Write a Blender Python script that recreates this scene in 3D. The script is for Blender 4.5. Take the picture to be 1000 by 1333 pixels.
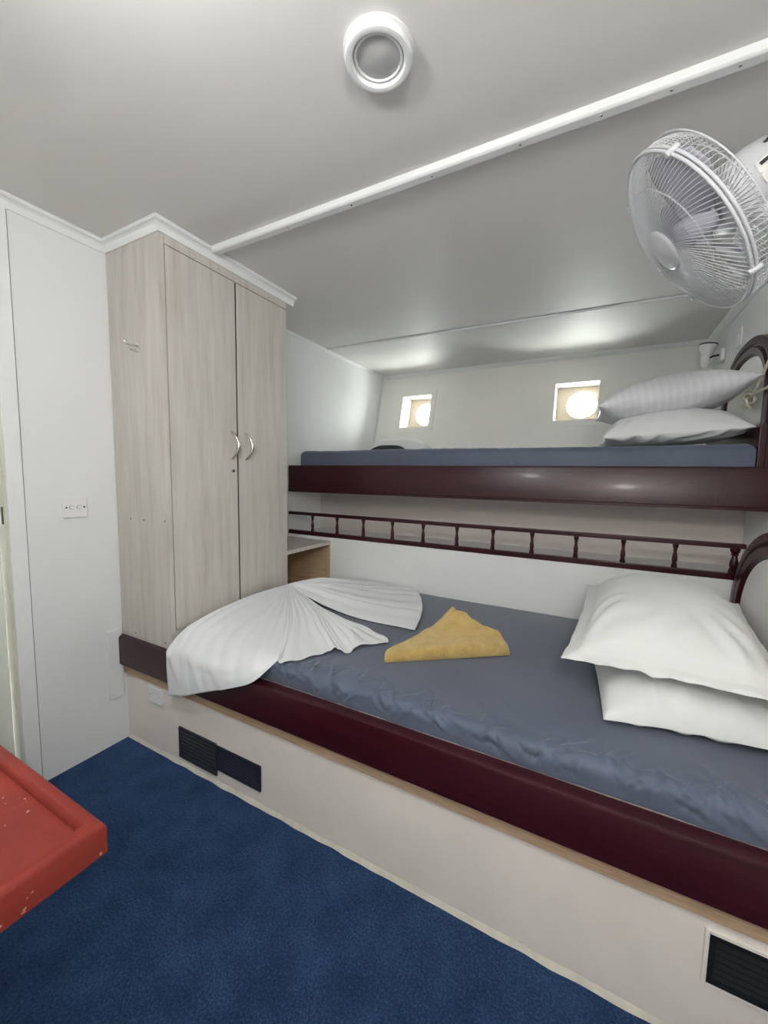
import bpy, bmesh, math, random
from mathutils import Vector, Matrix, noise

for o in list(bpy.data.objects):
    bpy.data.objects.remove(o, do_unlink=True)
S = bpy.context.scene
COL = S.collection
PI = math.pi
random.seed(7)

# ------------------------------------------------------------------ camera
FW = Vector((-0.46687, 0.87966, -0.09074))
RT = Vector((0.88247, 0.47008, 0.01671))
UP = Vector((-0.05735, 0.07228, 0.99573))
cd = bpy.data.cameras.new('camera')
cam = bpy.data.objects.new('camera', cd)
COL.objects.link(cam)
cam.matrix_world = Matrix(((RT.x, UP.x, -FW.x, 1.7810), (RT.y, UP.y, -FW.y, -0.9622), (RT.z, UP.z, -FW.z, 1.1786), (0, 0, 0, 1)))
cd.sensor_fit = 'HORIZONTAL'
cd.sensor_width = 36.0
cd.lens = 518.88 / 1000 * 36.0
cd.clip_start = 0.02
S.camera = cam

# ------------------------------------------------------------------ world, daylight, exposure
w = bpy.data.worlds.new('sky')
S.world = w
w.use_nodes = True
wn = w.node_tree
wn.nodes['Background'].inputs[0].default_value = (1.0, 1.0, 0.96, 1)
wn.nodes['Background'].inputs[1].default_value = 68.0
S.view_settings.view_transform = 'Standard'
S.view_settings.look = 'None'
S.view_settings.gamma = 1
S.view_settings.use_curve_mapping = False
S.view_settings.exposure = 0.38

H = 2.08          # ceiling
XR = 2.385        # right wall
YB = -1.5         # wall behind the viewer
YH, KH = 2.34, 0.268   # window wall: y at z 2.05 and outward lean
def hull_y(z): return YH + KH * (z - 2.05)


def area(name, loc, size, power, color, target, shape='DISK', portal=False, size_y=None):
    l = bpy.data.lights.new(name, 'AREA')
    l.shape = shape
    l.size = size
    if size_y: l.size_y = size_y
    l.energy = power
    l.color = color
    o = bpy.data.objects.new(name, l)
    COL.objects.link(o)
    o.location = loc
    o.rotation_euler = (Vector(target) - Vector(loc)).to_track_quat('-Z', 'Y').to_euler()
    if portal: l.cycles.is_portal = True
    return o

# daylight portals just outside the two portholes
PORT = [(0.402, 1.728), (1.648, 1.728)]
for px, pz in PORT:
    y = hull_y(pz) + 0.20
    area('porthole_daylight', (px, y, pz), 0.24, 1, (1, 1, 1), (px, y - 1, pz + KH), portal=True)

# ------------------------------------------------------------------ materials
def new_mat(name):
    m = bpy.data.materials.new(name)
    m.use_nodes = True
    nt = m.node_tree
    return m, nt, nt.nodes['Principled BSDF']

def tex_noise(nt, scale, detail=4, rough=0.55, mapscale=None):
    tc = nt.nodes.new('ShaderNodeTexCoord')
    n = nt.nodes.new('ShaderNodeTexNoise')
    n.inputs['Scale'].default_value = scale
    n.inputs['Detail'].default_value = detail
    n.inputs['Roughness'].default_value = rough
    if mapscale:
        mp = nt.nodes.new('ShaderNodeMapping')
        mp.inputs['Scale'].default_value = mapscale
        nt.links.new(tc.outputs['Object'], mp.inputs[0])
        nt.links.new(mp.outputs[0], n.inputs['Vector'])
    else:
        nt.links.new(tc.outputs['Object'], n.inputs['Vector'])
    return n

def ramp(nt, src, stops):
    r = nt.nodes.new('ShaderNodeValToRGB')
    e = r.color_ramp.elements
    e[0].position, e[0].color = stops[0][0], (*stops[0][1], 1)
    e[1].position, e[1].color = stops[-1][0], (*stops[-1][1], 1)
    for p, c in stops[1:-1]:
        x = e.new(p); x.color = (*c, 1)
    nt.links.new(src, r.inputs[0])
    return r

def bump(nt, b, src, strength, dist=0.01):
    n = nt.nodes.new('ShaderNodeBump')
    n.inputs['Strength'].default_value = strength
    n.inputs['Distance'].default_value = dist
    nt.links.new(src, n.inputs['Height'])
    nt.links.new(n.outputs[0], b.inputs['Normal'])

def mat(name, c, rough=0.5, metal=0.0, var=0.0, vscale=8, bumps=None, coat=0, spec=None, mapscale=None, c2=None, sheen=0):
    m, nt, b = new_mat(name)
    b.inputs['Base Color'].default_value = (*c, 1)
    b.inputs['Roughness'].default_value = rough
    b.inputs['Metallic'].default_value = metal
    if coat:
        b.inputs['Coat Weight'].default_value = coat
        b.inputs['Coat Roughness'].default_value = 0.12
    if sheen:
        b.inputs['Sheen Weight'].default_value = sheen
    if spec is not None: b.inputs['Specular IOR Level'].default_value = spec
    if var or c2:
        n = tex_noise(nt, vscale, 5, 0.6, mapscale)
        lo = tuple(x * (1 - var) for x in c)
        hi = c2 if c2 else tuple(min(1, x * (1 + var)) for x in c)
        r = ramp(nt, n.outputs[0], [(0.3, lo), (0.7, hi)])
        nt.links.new(r.outputs[0], b.inputs['Base Color'])
    if bumps:
        n2 = tex_noise(nt, bumps[0], 3, 0.6)
        bump(nt, b, n2.outputs[0], bumps[1], bumps[2] if len(bumps) > 2 else 0.002)
    return m

M = {}
M['wall'] = mat('white_wall_paint', (0.765, 0.775, 0.77), 0.55, var=0.02, vscale=3, bumps=(160, 0.12))
M['cream'] = mat('cream_panel_paint', (0.875, 0.865, 0.825), 0.45, var=0.02, vscale=3)
M['ceiling'] = mat('ceiling_laminate', (0.745, 0.728, 0.705), 0.60, spec=0.3, var=0.015, vscale=2, bumps=(300, 0.05))
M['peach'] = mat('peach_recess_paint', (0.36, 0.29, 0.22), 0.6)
M['fan_white'] = mat('fan_plastic', (0.56, 0.57, 0.59), 0.35)
M['taupe'] = mat('taupe_shade', (0.60, 0.545, 0.52), 0.5, var=0.03, vscale=3)  # taupe puts the shade under the upper bunk into the colour
M['trim'] = mat('white_gloss_trim', (0.80, 0.81, 0.80), 0.3, var=0.02, vscale=20)
M['white_plastic'] = mat('white_plastic', (0.80, 0.80, 0.79), 0.35)
M['base'] = mat('base_panel_paint', (0.83, 0.77, 0.705), 0.55, var=0.04, vscale=5, bumps=(220, 0.15))
M['mahogany'] = mat('mahogany_varnish', (0.033, 0.0040, 0.0078), 0.30, var=0.35, vscale=3, mapscale=(1, 30, 30), coat=0.08, spec=0.38, bumps=(150, 0.30, 0.002))
def desk_mat():
    m, nt, b = new_mat('red_desk_varnish')
    n = tex_noise(nt, 10, 5, 0.6); n2 = tex_noise(nt, 130, 2, 0.5); n3 = tex_noise(nt, 60, 2, 0.5, (1, 0.35, 1))
    r = ramp(nt, n.outputs[0], [(0.3, (0.15, 0.020, 0.014)), (0.7, (0.23, 0.032, 0.022))])
    mm = nt.nodes.new('ShaderNodeMath'); mm.operation = 'MULTIPLY'
    nt.links.new(n2.outputs[0], mm.inputs[0]); nt.links.new(n3.outputs[0], mm.inputs[1])
    k = ramp(nt, mm.outputs[0], [(0.435, (0, 0, 0)), (0.47, (1, 1, 1))])
    mx = nt.nodes.new('ShaderNodeMixRGB'); mx.inputs[2].default_value = (0.45, 0.28, 0.22, 1)
    nt.links.new(k.outputs[0], mx.inputs[0]); nt.links.new(r.outputs[0], mx.inputs[1]); nt.links.new(mx.outputs[0], b.inputs['Base Color'])
    b.inputs['Roughness'].default_value = 0.42
    b.inputs['Specular IOR Level'].default_value = 0.25
    bump(nt, b, n2.outputs[0], 0.15, 0.002)
    return m
M['redwood'] = desk_mat()
M['chrome'] = mat('brushed_chrome', (0.62, 0.60, 0.57), 0.22, metal=1)
M['dark_metal'] = mat('dark_metal', (0.02, 0.02, 0.02), 0.4, metal=0.6)
M['black'] = mat('black_plastic', (0.010, 0.011, 0.013), 0.4)
M['charcoal'] = mat('charcoal_plastic', (0.026, 0.028, 0.034), 0.35)
M['navy'] = mat('navy_filter_mesh', (0.010, 0.012, 0.030), 0.7, var=0.4, vscale=120)
M['gap'] = mat('dark_gap', (0.006, 0.006, 0.006), 0.8)
M['rawwood'] = mat('bare_wood', (0.50, 0.35, 0.22), 0.55, var=0.18, vscale=6, mapscale=(2, 30, 30))
M['white_cloth'] = mat('white_cotton', (0.75, 0.765, 0.775), 0.8, bumps=(900, 0.10, 0.001), sheen=0.2)
M['cream_cloth'] = mat('cream_cotton', (0.74, 0.755, 0.735), 0.8, bumps=(900, 0.10, 0.001), sheen=0.2)
M['rope'] = mat('cream_rope', (0.62, 0.58, 0.46), 0.85, var=0.2, vscale=200)
M['dark_cloth'] = mat('black_cloth', (0.018, 0.020, 0.024), 0.85, var=0.4, vscale=60)
M['diffuser'] = mat('frosted_diffuser', (0.50, 0.50, 0.49), 0.35)
M['blade'] = mat('grey_fan_blade', (0.40, 0.39, 0.45), 0.5)
M['label_paper'] = mat('white_label_paper', (0.78, 0.78, 0.76), 0.6)
M['door_paint'] = mat('door_paint', (0.70, 0.72, 0.66), 0.45, var=0.05, vscale=6)
M['jamb'] = mat('jamb_paint', (0.60, 0.60, 0.50), 0.5, var=0.06, vscale=9)

def wardrobe_mat():
    m, nt, b = new_mat('ash_wood_laminate')
    n = tex_noise(nt, 5, 6, 0.7, (60, 60, 1.6))
    n2 = tex_noise(nt, 3.5, 2, 0.5, (9, 9, 0.7))
    wv = nt.nodes.new('ShaderNodeMath'); wv.operation = 'MULTIPLY_ADD'
    wv.inputs[1].default_value = 0.5
    nt.links.new(n2.outputs[0], wv.inputs[0])
    hf = nt.nodes.new('ShaderNodeMath'); hf.operation = 'MULTIPLY'; hf.inputs[1].default_value = 0.5
    nt.links.new(n.outputs[0], hf.inputs[0])
    nt.links.new(hf.outputs[0], wv.inputs[2])
    r = ramp(nt, wv.outputs[0], [(0.30, (0.42, 0.38, 0.335)), (0.44, (0.52, 0.485, 0.44)), (0.56, (0.575, 0.545, 0.505)), (0.7, (0.63, 0.605, 0.57))])
    nt.links.new(r.outputs[0], b.inputs['Base Color'])
    b.inputs['Roughness'].default_value = 0.4
    bump(nt, b, n.outputs[0], 0.12, 0.001)
    return m
M['ash'] = wardrobe_mat()

def carpet_mat():
    m, nt, b = new_mat('blue_carpet_pile')
    n = tex_noise(nt, 170, 4, 0.8)
    n2 = tex_noise(nt, 9, 4, 0.6)
    mx = nt.nodes.new('ShaderNodeMath'); mx.operation = 'MULTIPLY_ADD'
    mx.inputs[1].default_value = 0.25
    nt.links.new(n2.outputs[0], mx.inputs[0])
    h = nt.nodes.new('ShaderNodeMath'); h.operation = 'MULTIPLY'; h.inputs[1].default_value = 0.75
    nt.links.new(n.outputs[0], h.inputs[0]); nt.links.new(h.outputs[0], mx.inputs[2])
    r = ramp(nt, mx.outputs[0], [(0.36, (0.006, 0.013, 0.036)), (0.5, (0.016, 0.036, 0.096)), (0.64, (0.046, 0.094, 0.205))])
    nt.links.new(r.outputs[0], b.inputs['Base Color'])
    b.inputs['Roughness'].default_value = 0.95
    b.inputs['Specular IOR Level'].default_value = 0.1
    b.inputs['Sheen Weight'].default_value = 0.25
    b.inputs['Sheen Tint'].default_value = (0.2, 0.4, 0.8, 1)
    bump(nt, b, n.outputs[0], 0.9, 0.006)
    return m
M['carpet'] = carpet_mat()

def sheet_mat():
    m, nt, b = new_mat('slate_blue_sheet')
    n = tex_noise(nt, 700, 2, 0.5)
    n2 = tex_noise(nt, 4, 3, 0.5)
    r = ramp(nt, n2.outputs[0], [(0.3, (0.072, 0.090, 0.138)), (0.7, (0.090, 0.110, 0.164))])
    nt.links.new(r.outputs[0], b.inputs['Base Color'])
    b.inputs['Roughness'].default_value = 0.6
    b.inputs['Sheen Weight'].default_value = 0.3
    bump(nt, b, n.outputs[0], 0.12, 0.001)
    return m
M['sheet'] = sheet_mat()

def terry_mat():
    m, nt, b = new_mat('mustard_terry_cloth')
    n = tex_noise(nt, 200, 3, 0.7)
    n2 = tex_noise(nt, 25, 3, 0.6)
    r = ramp(nt, n2.outputs[0], [(0.3, (0.53, 0.345, 0.085)), (0.7, (0.68, 0.475, 0.15))])
    nt.links.new(r.outputs[0], b.inputs['Base Color'])
    b.inputs['Roughness'].default_value = 0.95
    b.inputs['Sheen Weight'].default_value = 0.4
    bump(nt, b, n.outputs[0], 1.0, 0.008)
    return m
M['terry'] = terry_mat()

def stripe_mat():
    m, nt, b = new_mat('white_satin_stripe')
    tc = nt.nodes.new('ShaderNodeTexCoord')
    wv = nt.nodes.new('ShaderNodeTexWave')
    wv.inputs['Scale'].default_value = 11
    wv.bands_direction = 'X'
    nt.links.new(tc.outputs['Object'], wv.inputs['Vector'])
    r = ramp(nt, wv.outputs['Fac'], [(0.45, (0.80, 0.80, 0.82)), (0.55, (0.755, 0.755, 0.785))])
    nt.links.new(r.outputs[0], b.inputs['Base Color'])
    r2 = ramp(nt, wv.outputs['Fac'], [(0.45, (0.8, 0.8, 0.8)), (0.55, (0.45, 0.45, 0.45))])
    nt.links.new(r2.outputs[0], b.inputs['Roughness'])
    return m
M['stripe'] = stripe_mat()

def glass_mat():
    m = bpy.data.materials.new('porthole_glass'); m.use_nodes = True
    nt = m.node_tree; nt.nodes.clear()
    o = nt.nodes.new('ShaderNodeOutputMaterial')
    t = nt.nodes.new('ShaderNodeBsdfTransparent'); t.inputs[0].default_value = (0.95, 0.98, 0.97, 1)
    g = nt.nodes.new('ShaderNodeBsdfGlossy'); g.inputs['Roughness'].default_value = 0.03
    mx = nt.nodes.new('ShaderNodeMixShader'); mx.inputs[0].default_value = 0.06
    nt.links.new(t.outputs[0], mx.inputs[1]); nt.links.new(g.outputs[0], mx.inputs[2]); nt.links.new(mx.outputs[0], o.inputs[0])
    return m
M['glass'] = glass_mat()

def emit_mat(name, c, s):
    m, nt, b = new_mat(name)
    b.inputs['Base Color'].default_value = (*c, 1)
    b.inputs['Emission Color'].default_value = (*c, 1)
    b.inputs['Emission Strength'].default_value = s
    return m

# ------------------------------------------------------------------ mesh helpers
class MB:
    def __init__(s): s.v = []; s.f = []
    def add(s, vs, fs):
        n = len(s.v); s.v += [tuple(v) for v in vs]; s.f += [tuple(i + n for i in f) for f in fs]; return s
    def box(s, x0, x1, y0, y1, z0, z1):
        vs = [(x, y, z) for x in (x0, x1) for y in (y0, y1) for z in (z0, z1)]
        return s.add(vs, [(0, 1, 3, 2), (4, 6, 7, 5), (0, 4, 5, 1), (2, 3, 7, 6), (0, 2, 6, 4), (1, 5, 7, 3)])
    def quad(s, a, b, c, d): return s.add([a, b, c, d], [(0, 1, 2, 3)])
    def prism(s, prof, axis, a, b):
        """closed 2D profile extruded along axis from a to b"""
        n = len(prof)
        def P(p, t):
            if axis == 'x': return (t, p[0], p[1])
            if axis == 'y': return (p[0], t, p[1])
            return (p[0], p[1], t)
        vs = [P(p, a) for p in prof] + [P(p, b) for p in prof]
        fs = [(i, (i + 1) % n, n + (i + 1) % n, n + i) for i in range(n)] + [tuple(range(n))[::-1], tuple(range(n, 2 * n))]
        return s.add(vs, fs)
    def tube(s, pts, r, seg=8, closed=False):
        pts = [Vector(p) for p in pts]
        n = len(pts)
        rs = r if isinstance(r, (list, tuple)) else [r] * n
        rings = []
        up = None
        for i in range(n):
            a = pts[(i - 1) % n] if (i > 0 or closed) else pts[i]
            b = pts[(i + 1) % n] if (i < n - 1 or closed) else pts[i]
            t = (b - a).normalized()
            if up is None:
                up = Vector((0, 0, 1)) if abs(t.z) < 0.9 else Vector((1, 0, 0))
            u = (up - t * up.dot(t))
            if u.length < 1e-6: u = t.orthogonal()
            u.normalize(); up = u
            v = t.cross(u)
            rings.append([pts[i] + (u * math.cos(2 * PI * k / seg) + v * math.sin(2 * PI * k / seg)) * rs[i] for k in range(seg)])
        vs = [p for rg in rings for p in rg]
        fs = []
        m = n if closed else n - 1
        for i in range(m):
            j = (i + 1) % n
            for k in range(seg):
                l = (k + 1) % seg
                fs.append((i * seg + k, i * seg + l, j * seg + l, j * seg + k))
        if not closed:
            fs.append(tuple(range(seg))[::-1]); fs.append(tuple((n - 1) * seg + k for k in range(seg)))
        return s.add(vs, fs)
    def lathe(s, prof, seg=32, mx=None):
        """profile of (radius, height) about local Z"""
        mx = mx or Matrix.Identity(4)
        n = len(prof); vs = []; fs = []
        for k in range(seg):
            a = 2 * PI * k / seg
            for r, h in prof: vs.append(mx @ Vector((r * math.cos(a), r * math.sin(a), h)))
        for k in range(seg):
            l = (k + 1) % seg
            for i in range(n - 1): fs.append((k * n + i, l * n + i, l * n + i + 1, k * n + i + 1))
        return s.add(vs, fs)
    def grid(s, rows):
        nr, nc = len(rows), len(rows[0])
        return s.add([p for r in rows for p in r], [(i * nc + j, i * nc + j + 1, (i + 1) * nc + j + 1, (i + 1) * nc + j) for i in range(nr - 1) for j in range(nc - 1)])
    def build(s, name, m, parent=None, smooth=None, bevel=0, weld=False, subsurf=0, solid=0, fixn=True):
        me = bpy.data.meshes.new(name)
        me.from_pydata(s.v, [], s.f)
        if weld or fixn:
            bm = bmesh.new(); bm.from_mesh(me)
            if weld: bmesh.ops.remove_doubles(bm, verts=bm.verts, dist=1e-5)
            if fixn: bmesh.ops.recalc_face_normals(bm, faces=bm.faces)
            bm.to_mesh(me); bm.free()
        me.materials.append(m)
        if smooth is not None:
            me.shade_smooth()
            me.set_sharp_from_angle(angle=math.radians(smooth))
        o = bpy.data.objects.new(name, me)
        COL.objects.link(o)
        if solid:
            q = o.modifiers.new('thickness', 'SOLIDIFY'); q.thickness = solid; q.offset = -1
        if bevel:
            q = o.modifiers.new('edge', 'BEVEL'); q.width = bevel; q.segments = 3; q.limit_method = 'ANGLE'
            q.harden_normals = False
        if subsurf:
            q = o.modifiers.new('smooth', 'SUBSURF'); q.levels = subsurf; q.render_levels = subsurf
        if parent:
            o.parent = parent
            o.matrix_parent_inverse = parent.matrix_basis.inverted()
        return o

def tag(o, label, cat, group=None):
    o['label'] = label; o['category'] = cat
    if group: o['group'] = group
    return o
def struct(o, label=None):
    o['kind'] = 'structure'
    if label: o['label'] = label
    return o
def empty(name, loc=(0, 0, 0)):
    o = bpy.data.objects.new(name, None); COL.objects.link(o); o.location = loc; o.empty_display_size = 0.05
    return o
def arc(cx, cy, r, a0, a1, n):
    return [(cx + r * math.cos(math.radians(a0 + (a1 - a0) * i / n)), cy + r * math.sin(math.radians(a0 + (a1 - a0) * i / n))) for i in range(n + 1)]

# ================================================================== SETTING
struct(MB().box(-0.12, XR + 0.1, YB - 0.1, 2.75, -0.06, 0.0).build('floor', M['carpet']), 'dark blue carpeted cabin floor')
struct(MB().box(-0.12, XR + 0.1, YB - 0.1, 2.75, H, H + 0.06).build('ceiling', M['ceiling']), 'white laminate cabin ceiling')
# left wall with a door opening y -1.13..-0.366
b = MB().box(-0.10, 0, -0.366, 2.75, 0, H).box(-0.10, 0, YB, -1.13, 0, H).box(-0.10, 0, -1.13, -0.366, 1.93, H)
struct(b.build('wall_left', M['wall']), 'white cabin wall beside the wardrobe')
struct(MB().box(XR, XR + 0.1, YB, 2.75, -0.06, H).build('wall_right', M['wall']), 'white cabin wall at the head of the bunks')
struct(MB().box(-0.12, XR + 0.1, YB - 0.1, YB, -0.06, H).build('wall_back', M['wall']), 'white wall behind the viewer')

# far wall (hull side), leaning outwards, two window openings
WX = [(0.233, 0.497), (1.474, 1.760)]
WZ = (1.597, 1.872)
xs = [0.0, WX[0][0], WX[0][1], WX[1][0], WX[1][1], XR]
zs = [0.0, WZ[0], WZ[1], H]
b = MB()
for i in range(5):
    for j in range(3):
        if j == 1 and i in (1, 3): continue
        q = [(xs[i], zs[j]), (xs[i + 1], zs[j]), (xs[i + 1], zs[j + 1]), (xs[i], zs[j + 1])]
        b.quad(*[(x, hull_y(z), z) for x, z in q])
struct(b.build('wall_far', M['cream'], weld=True), 'cream window wall leaning outwards above the upper bunk')

DEP = 0.17
for n, ((x0, x1), (pcx, pcz)) in enumerate(zip(WX, PORT)):
    r = struct(empty('window_%d' % (n + 1), ((x0 + x1) / 2, hull_y(WZ[0]), WZ[0])), 'square recess with a round porthole, ' + ('near the wardrobe' if n == 0 else 'near the pillows'))
    z0, z1 = WZ
    c = [(x0, z0), (x1, z0), (x1, z1), (x0, z1)]
    bb = MB()
    for i in range(4):
        (xa, za), (xb, zb) = c[i], c[(i + 1) % 4]
        bb.quad((xa, hull_y(za), za), (xb, hull_y(zb), zb), (xb, hull_y(zb) + DEP, zb), (xa, hull_y(za) + DEP, za))
    bb.build('reveal', M['trim'], r, weld=True)
    # back panel with a round hole
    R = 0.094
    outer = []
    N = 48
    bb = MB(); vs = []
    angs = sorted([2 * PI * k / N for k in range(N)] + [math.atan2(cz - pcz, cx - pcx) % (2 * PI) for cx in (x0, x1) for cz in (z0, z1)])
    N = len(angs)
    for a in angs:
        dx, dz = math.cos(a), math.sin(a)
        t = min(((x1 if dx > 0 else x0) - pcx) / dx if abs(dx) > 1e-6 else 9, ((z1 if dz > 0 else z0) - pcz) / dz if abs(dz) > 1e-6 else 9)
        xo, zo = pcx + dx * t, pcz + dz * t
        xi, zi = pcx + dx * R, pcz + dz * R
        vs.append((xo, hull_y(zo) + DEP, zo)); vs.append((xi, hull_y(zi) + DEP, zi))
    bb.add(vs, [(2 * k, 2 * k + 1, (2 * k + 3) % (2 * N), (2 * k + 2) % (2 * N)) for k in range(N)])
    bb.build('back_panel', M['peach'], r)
    # ring, bolts, pane in the leaning plane
    ax = Vector((0, -1, KH)).normalized()
    mx = Matrix.Translation((pcx, hull_y(pcz) + DEP, pcz)) @ ax.to_track_quat('Z', 'Y').to_matrix().to_4x4()
    ring = MB().lathe([(0.086, -0.02), (0.086, 0.008), (0.090, 0.013), (0.104, 0.013), (0.108, 0.008), (0.108, -0.02)], 48, mx).build('porthole_ring', M['trim'], r, smooth=40)
    for k in range(8):
        a = 2 * PI * (k + .5) / 8
        MB().lathe([(0, 0.019), (0.004, 0.019), (0.005, 0.012)], 8, mx @ Matrix.Translation((0.097 * math.cos(a), 0.097 * math.sin(a), 0))).build('bolt', M['chrome'], ring)
    MB().lathe([(0, -0.012), (0.088, -0.012), (0.088, -0.018), (0, -0.018)], 48, mx).build('pane', M['glass'], r, smooth=40)
    # flat architrave
    fw_ = 0.042; t_ = 0.005
    def hq(xa, xb, za, zb):
        vs = []
        for o_ in (0, t_):
            vs += [(xa, hull_y(za) - o_, za), (xb, hull_y(za) - o_, za), (xb, hull_y(zb) - o_, zb), (xa, hull_y(zb) - o_, zb)]
        return MB().add(vs, [(0, 1, 2, 3), (4, 7, 6, 5), (0, 4, 5, 1), (1, 5, 6, 2), (2, 6, 7, 3), (3, 7, 4, 0)])
    for q in ((x0 - fw_, x1 + fw_, z0 - fw_, z0), (x0 - fw_, x1 + fw_, z1, z1 + fw_), (x0 - fw_, x0, z0, z1), (x1, x1 + fw_, z0, z1)):
        hq(*q).build('window_frame', M['cream'], r)

# lower back panel of the berth and the ledge behind the gallery rail
YL = 1.05; ZL = 0.79
struct(MB().box(0.3425, XR, YL, YL + 0.025, 0.30, ZL).box(0.0, 0.3425, YL, YL + 0.025, 0.30, ZL - 0.001).build('wall_lower', M['wall']), 'white panel along the inner side of the lower bunk')
struct(MB().box(0.0, XR, YL + 0.0255, 1.42, ZL - 0.02, ZL).build('trim_1', M['wall']), 'white ledge behind the spindle gallery')
struct(MB().box(0.0, XR, 1.40, 1.43, ZL, 1.09).build('wall_ledge', M['taupe']), 'panel behind the ledge under the upper bunk')

# crown moulding (quarter-cove profile), around the wall and the wardrobe
XW, YW, YE = 0.343, -0.013, 0.652
def crown_path(name, path, label, size=0.027, drop=0.042, caps=True):
    """path: list of ((x,y) wall point, (nx,ny) outward offset direction already mitred)"""
    prof = [(0, 0), (1, 0), (1.07, -0.08), (1.08, -0.2), (0.98, -0.32), (0.74, -0.34), (0.5, -0.44), (0.33, -0.64), (0.26, -0.9), (0.2, -1), (0, -1)]
    rows = []
    for (p, n) in path:
        rows.append([(p[0] + n[0] * size * a, p[1] + n[1] * size * a, H + drop * c) for a, c in prof + [prof[0]]])
    bb = MB().grid(rows)
    for r in (rows[0], rows[-1]): bb.add(r[:-1], [tuple(range(len(r) - 1))])
    return struct(bb.build(name, M['trim'], smooth=50), label)
crown_path('trim_2', [((0, YB), (1, 0)), ((0, YW), (1, -1)), ((XW, YW), (1, -1)), ((XW, YE + 0.05), (1, 0))], 'white crown moulding over the door wall and wardrobe')
# ceiling batten
struct(MB().prism([(0.188, H), (0.224, H), (0.224, H - 0.018), (0.221, H - 0.021), (0.197, H - 0.021), (0.191, H - 0.0165)], 'x', XW + 0.02, XR).build('trim_3', M['trim'], bevel=0.002), 'white batten across the ceiling')
bt = bpy.data.objects['trim_3']
for x in (0.75, 1.02, 1.30, 1.55, 1.74, 1.88, 2.0):
    MB().lathe([(0, 0.0012), (0.003, 0.001), (0.0042, -0.001)], 10, Matrix.Translation((x, 0.208, H - 0.021)) @ Matrix.Rotation(PI, 4, 'X')).build('screw', M['chrome'], bt)
# seam strip, hull corner strip, wall corner strips
def bead(name, pts, r, label): return struct(MB().tube(pts, r, 8).build(name, M['trim'], smooth=60), label)
bead('trim_4', [(0, 1.46, H - 0.002), (XR, 1.52, H - 0.002)], 0.008, 'thin seam strip on the ceiling above the upper bunk')
struct(MB().prism([(YH + 0.01, H), (YH - 0.022, H), (YH - 0.020, H - 0.008), (YH - 0.004, H - 0.026), (YH + 0.002, H - 0.028)], 'x', 0, XR).build('trim_5', M['trim']), 'corner strip between ceiling and window wall')
struct(MB().prism([(0, H), (0.016, H), (0.014, H - 0.008), (0.004, H - 0.018), (0, H - 0.02)], 'y', YE, YH).build('trim_6', M['trim']), 'corner strip along the wall by the wardrobe')
struct(MB().prism([(XR, H), (XR - 0.035, H), (XR - 0.033, H - 0.007), (XR - 0.006, H - 0.034), (XR, H - 0.036)], 'y', YB, YH).build('trim_7', M['trim']), 'corner strip along the head wall')
bead('trim_8', [(0.004, hull_y(1.25) - 0.004, 1.25), (0.004, hull_y(H) - 0.004, H)], 0.006, 'corner bead between side wall and window wall')
# boxed strip on the wall at the end of the lower rail
struct(MB().box(0, 0.010, -0.075, -0.018, 0.205, 0.505).build('trim_9', M['wall'], bevel=0.002), 'shallow white boxed strip on the wall by the rail end')

# door 1 (left wall)
d = struct(empty('door_1', (0, -0.75, 0)), 'pale painted cabin door at the left edge')
bb = MB().box(0, 0.009, -0.366, -0.3205, 0, 2.037)
bb.build('frame', M['trim'], d, bevel=0.0015)
MB().box(0, 0.009, -1.13, -0.366, 1.93, 1.99).build('frame', M['trim'], d, bevel=0.0015)
MB().box(0, 0.009, -1.176, -1.13, 0, 1.99).build('frame', M['trim'], d, bevel=0.0015)
MB().box(0, 0.0015, -0.3202, -0.3165, 0, 2.037).build('panel_joint', mat('joint_shadow_gap', (0.12, 0.12, 0.11), 0.7), d)
MB().box(-0.1, -0.001, -0.374, -0.3662, 0, 1.93).build('jamb', M['jamb'], d)
lf = MB().box(-0.075, -0.045, -1.128, -0.376, 0.02, 1.928).build('leaf', M['door_paint'], d, bevel=0.002)
MB().box(-0.1, -0.012, -1.13, -0.374, 0, 0.018).build('threshold', M['trim'], d)
stp = MB().box(-0.024, -0.010, -0.3752, -0.3738, 0.99, 1.05).build('strike_plate', M['dark_metal'], d)

# ================================================================== LOWER BUNK
RAIL_F = -0.0335
bk = empty('lower_bunk', (1.2, 0.0, 0))
tag(bk, 'built-in lower bunk with white base panel and mahogany front rail', 'bunk')
MB().box(0.002, XR - 0.002, 0.0, 0.022, 0.0, 0.47).build('base_panel', M['base'], bk)
MB().prism([(RAIL_F, 0.352), (RAIL_F, 0.466), (RAIL_F + 0.004, 0.474), (RAIL_F + 0.012, 0.478), (0.004, 0.478), (0.008, 0.474), (0.008, 0.352)], 'x', 0.004, XR - 0.002).build('front_rail', M['mahogany'], bk, smooth=35)
MB().box(0.004, XR - 0.002, -0.010, 0.0, 0.302, 0.352).build('batten', M['rawwood'], bk)
MB().box(0.002, XR - 0.002, 0.022, YL, 0.455, 0.4745).build('bed_board', M['rawwood'], bk)
# ragged caulk line along the carpet
bb = MB(); rows = [[], []]
for i in range(121):
    x = 0.002 + (XR - 0.004) * i / 120
    h = 0.017 + 0.006 * noise.noise((x * 9, 1, 0)) + 0.002 * noise.noise((x * 60, 2, 0))
    dd = 0.007 + 0.004 * noise.noise((x * 14, 7, 0))
    rows[0].append((x, -dd, 0.0)); rows[1].append((x, -0.001, h))
bb.grid(rows)
bb.build('caulk_line', mat('caulk_paint', (0.70, 0.66, 0.56), 0.6, var=0.1, vscale=30), bk, smooth=60)

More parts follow.
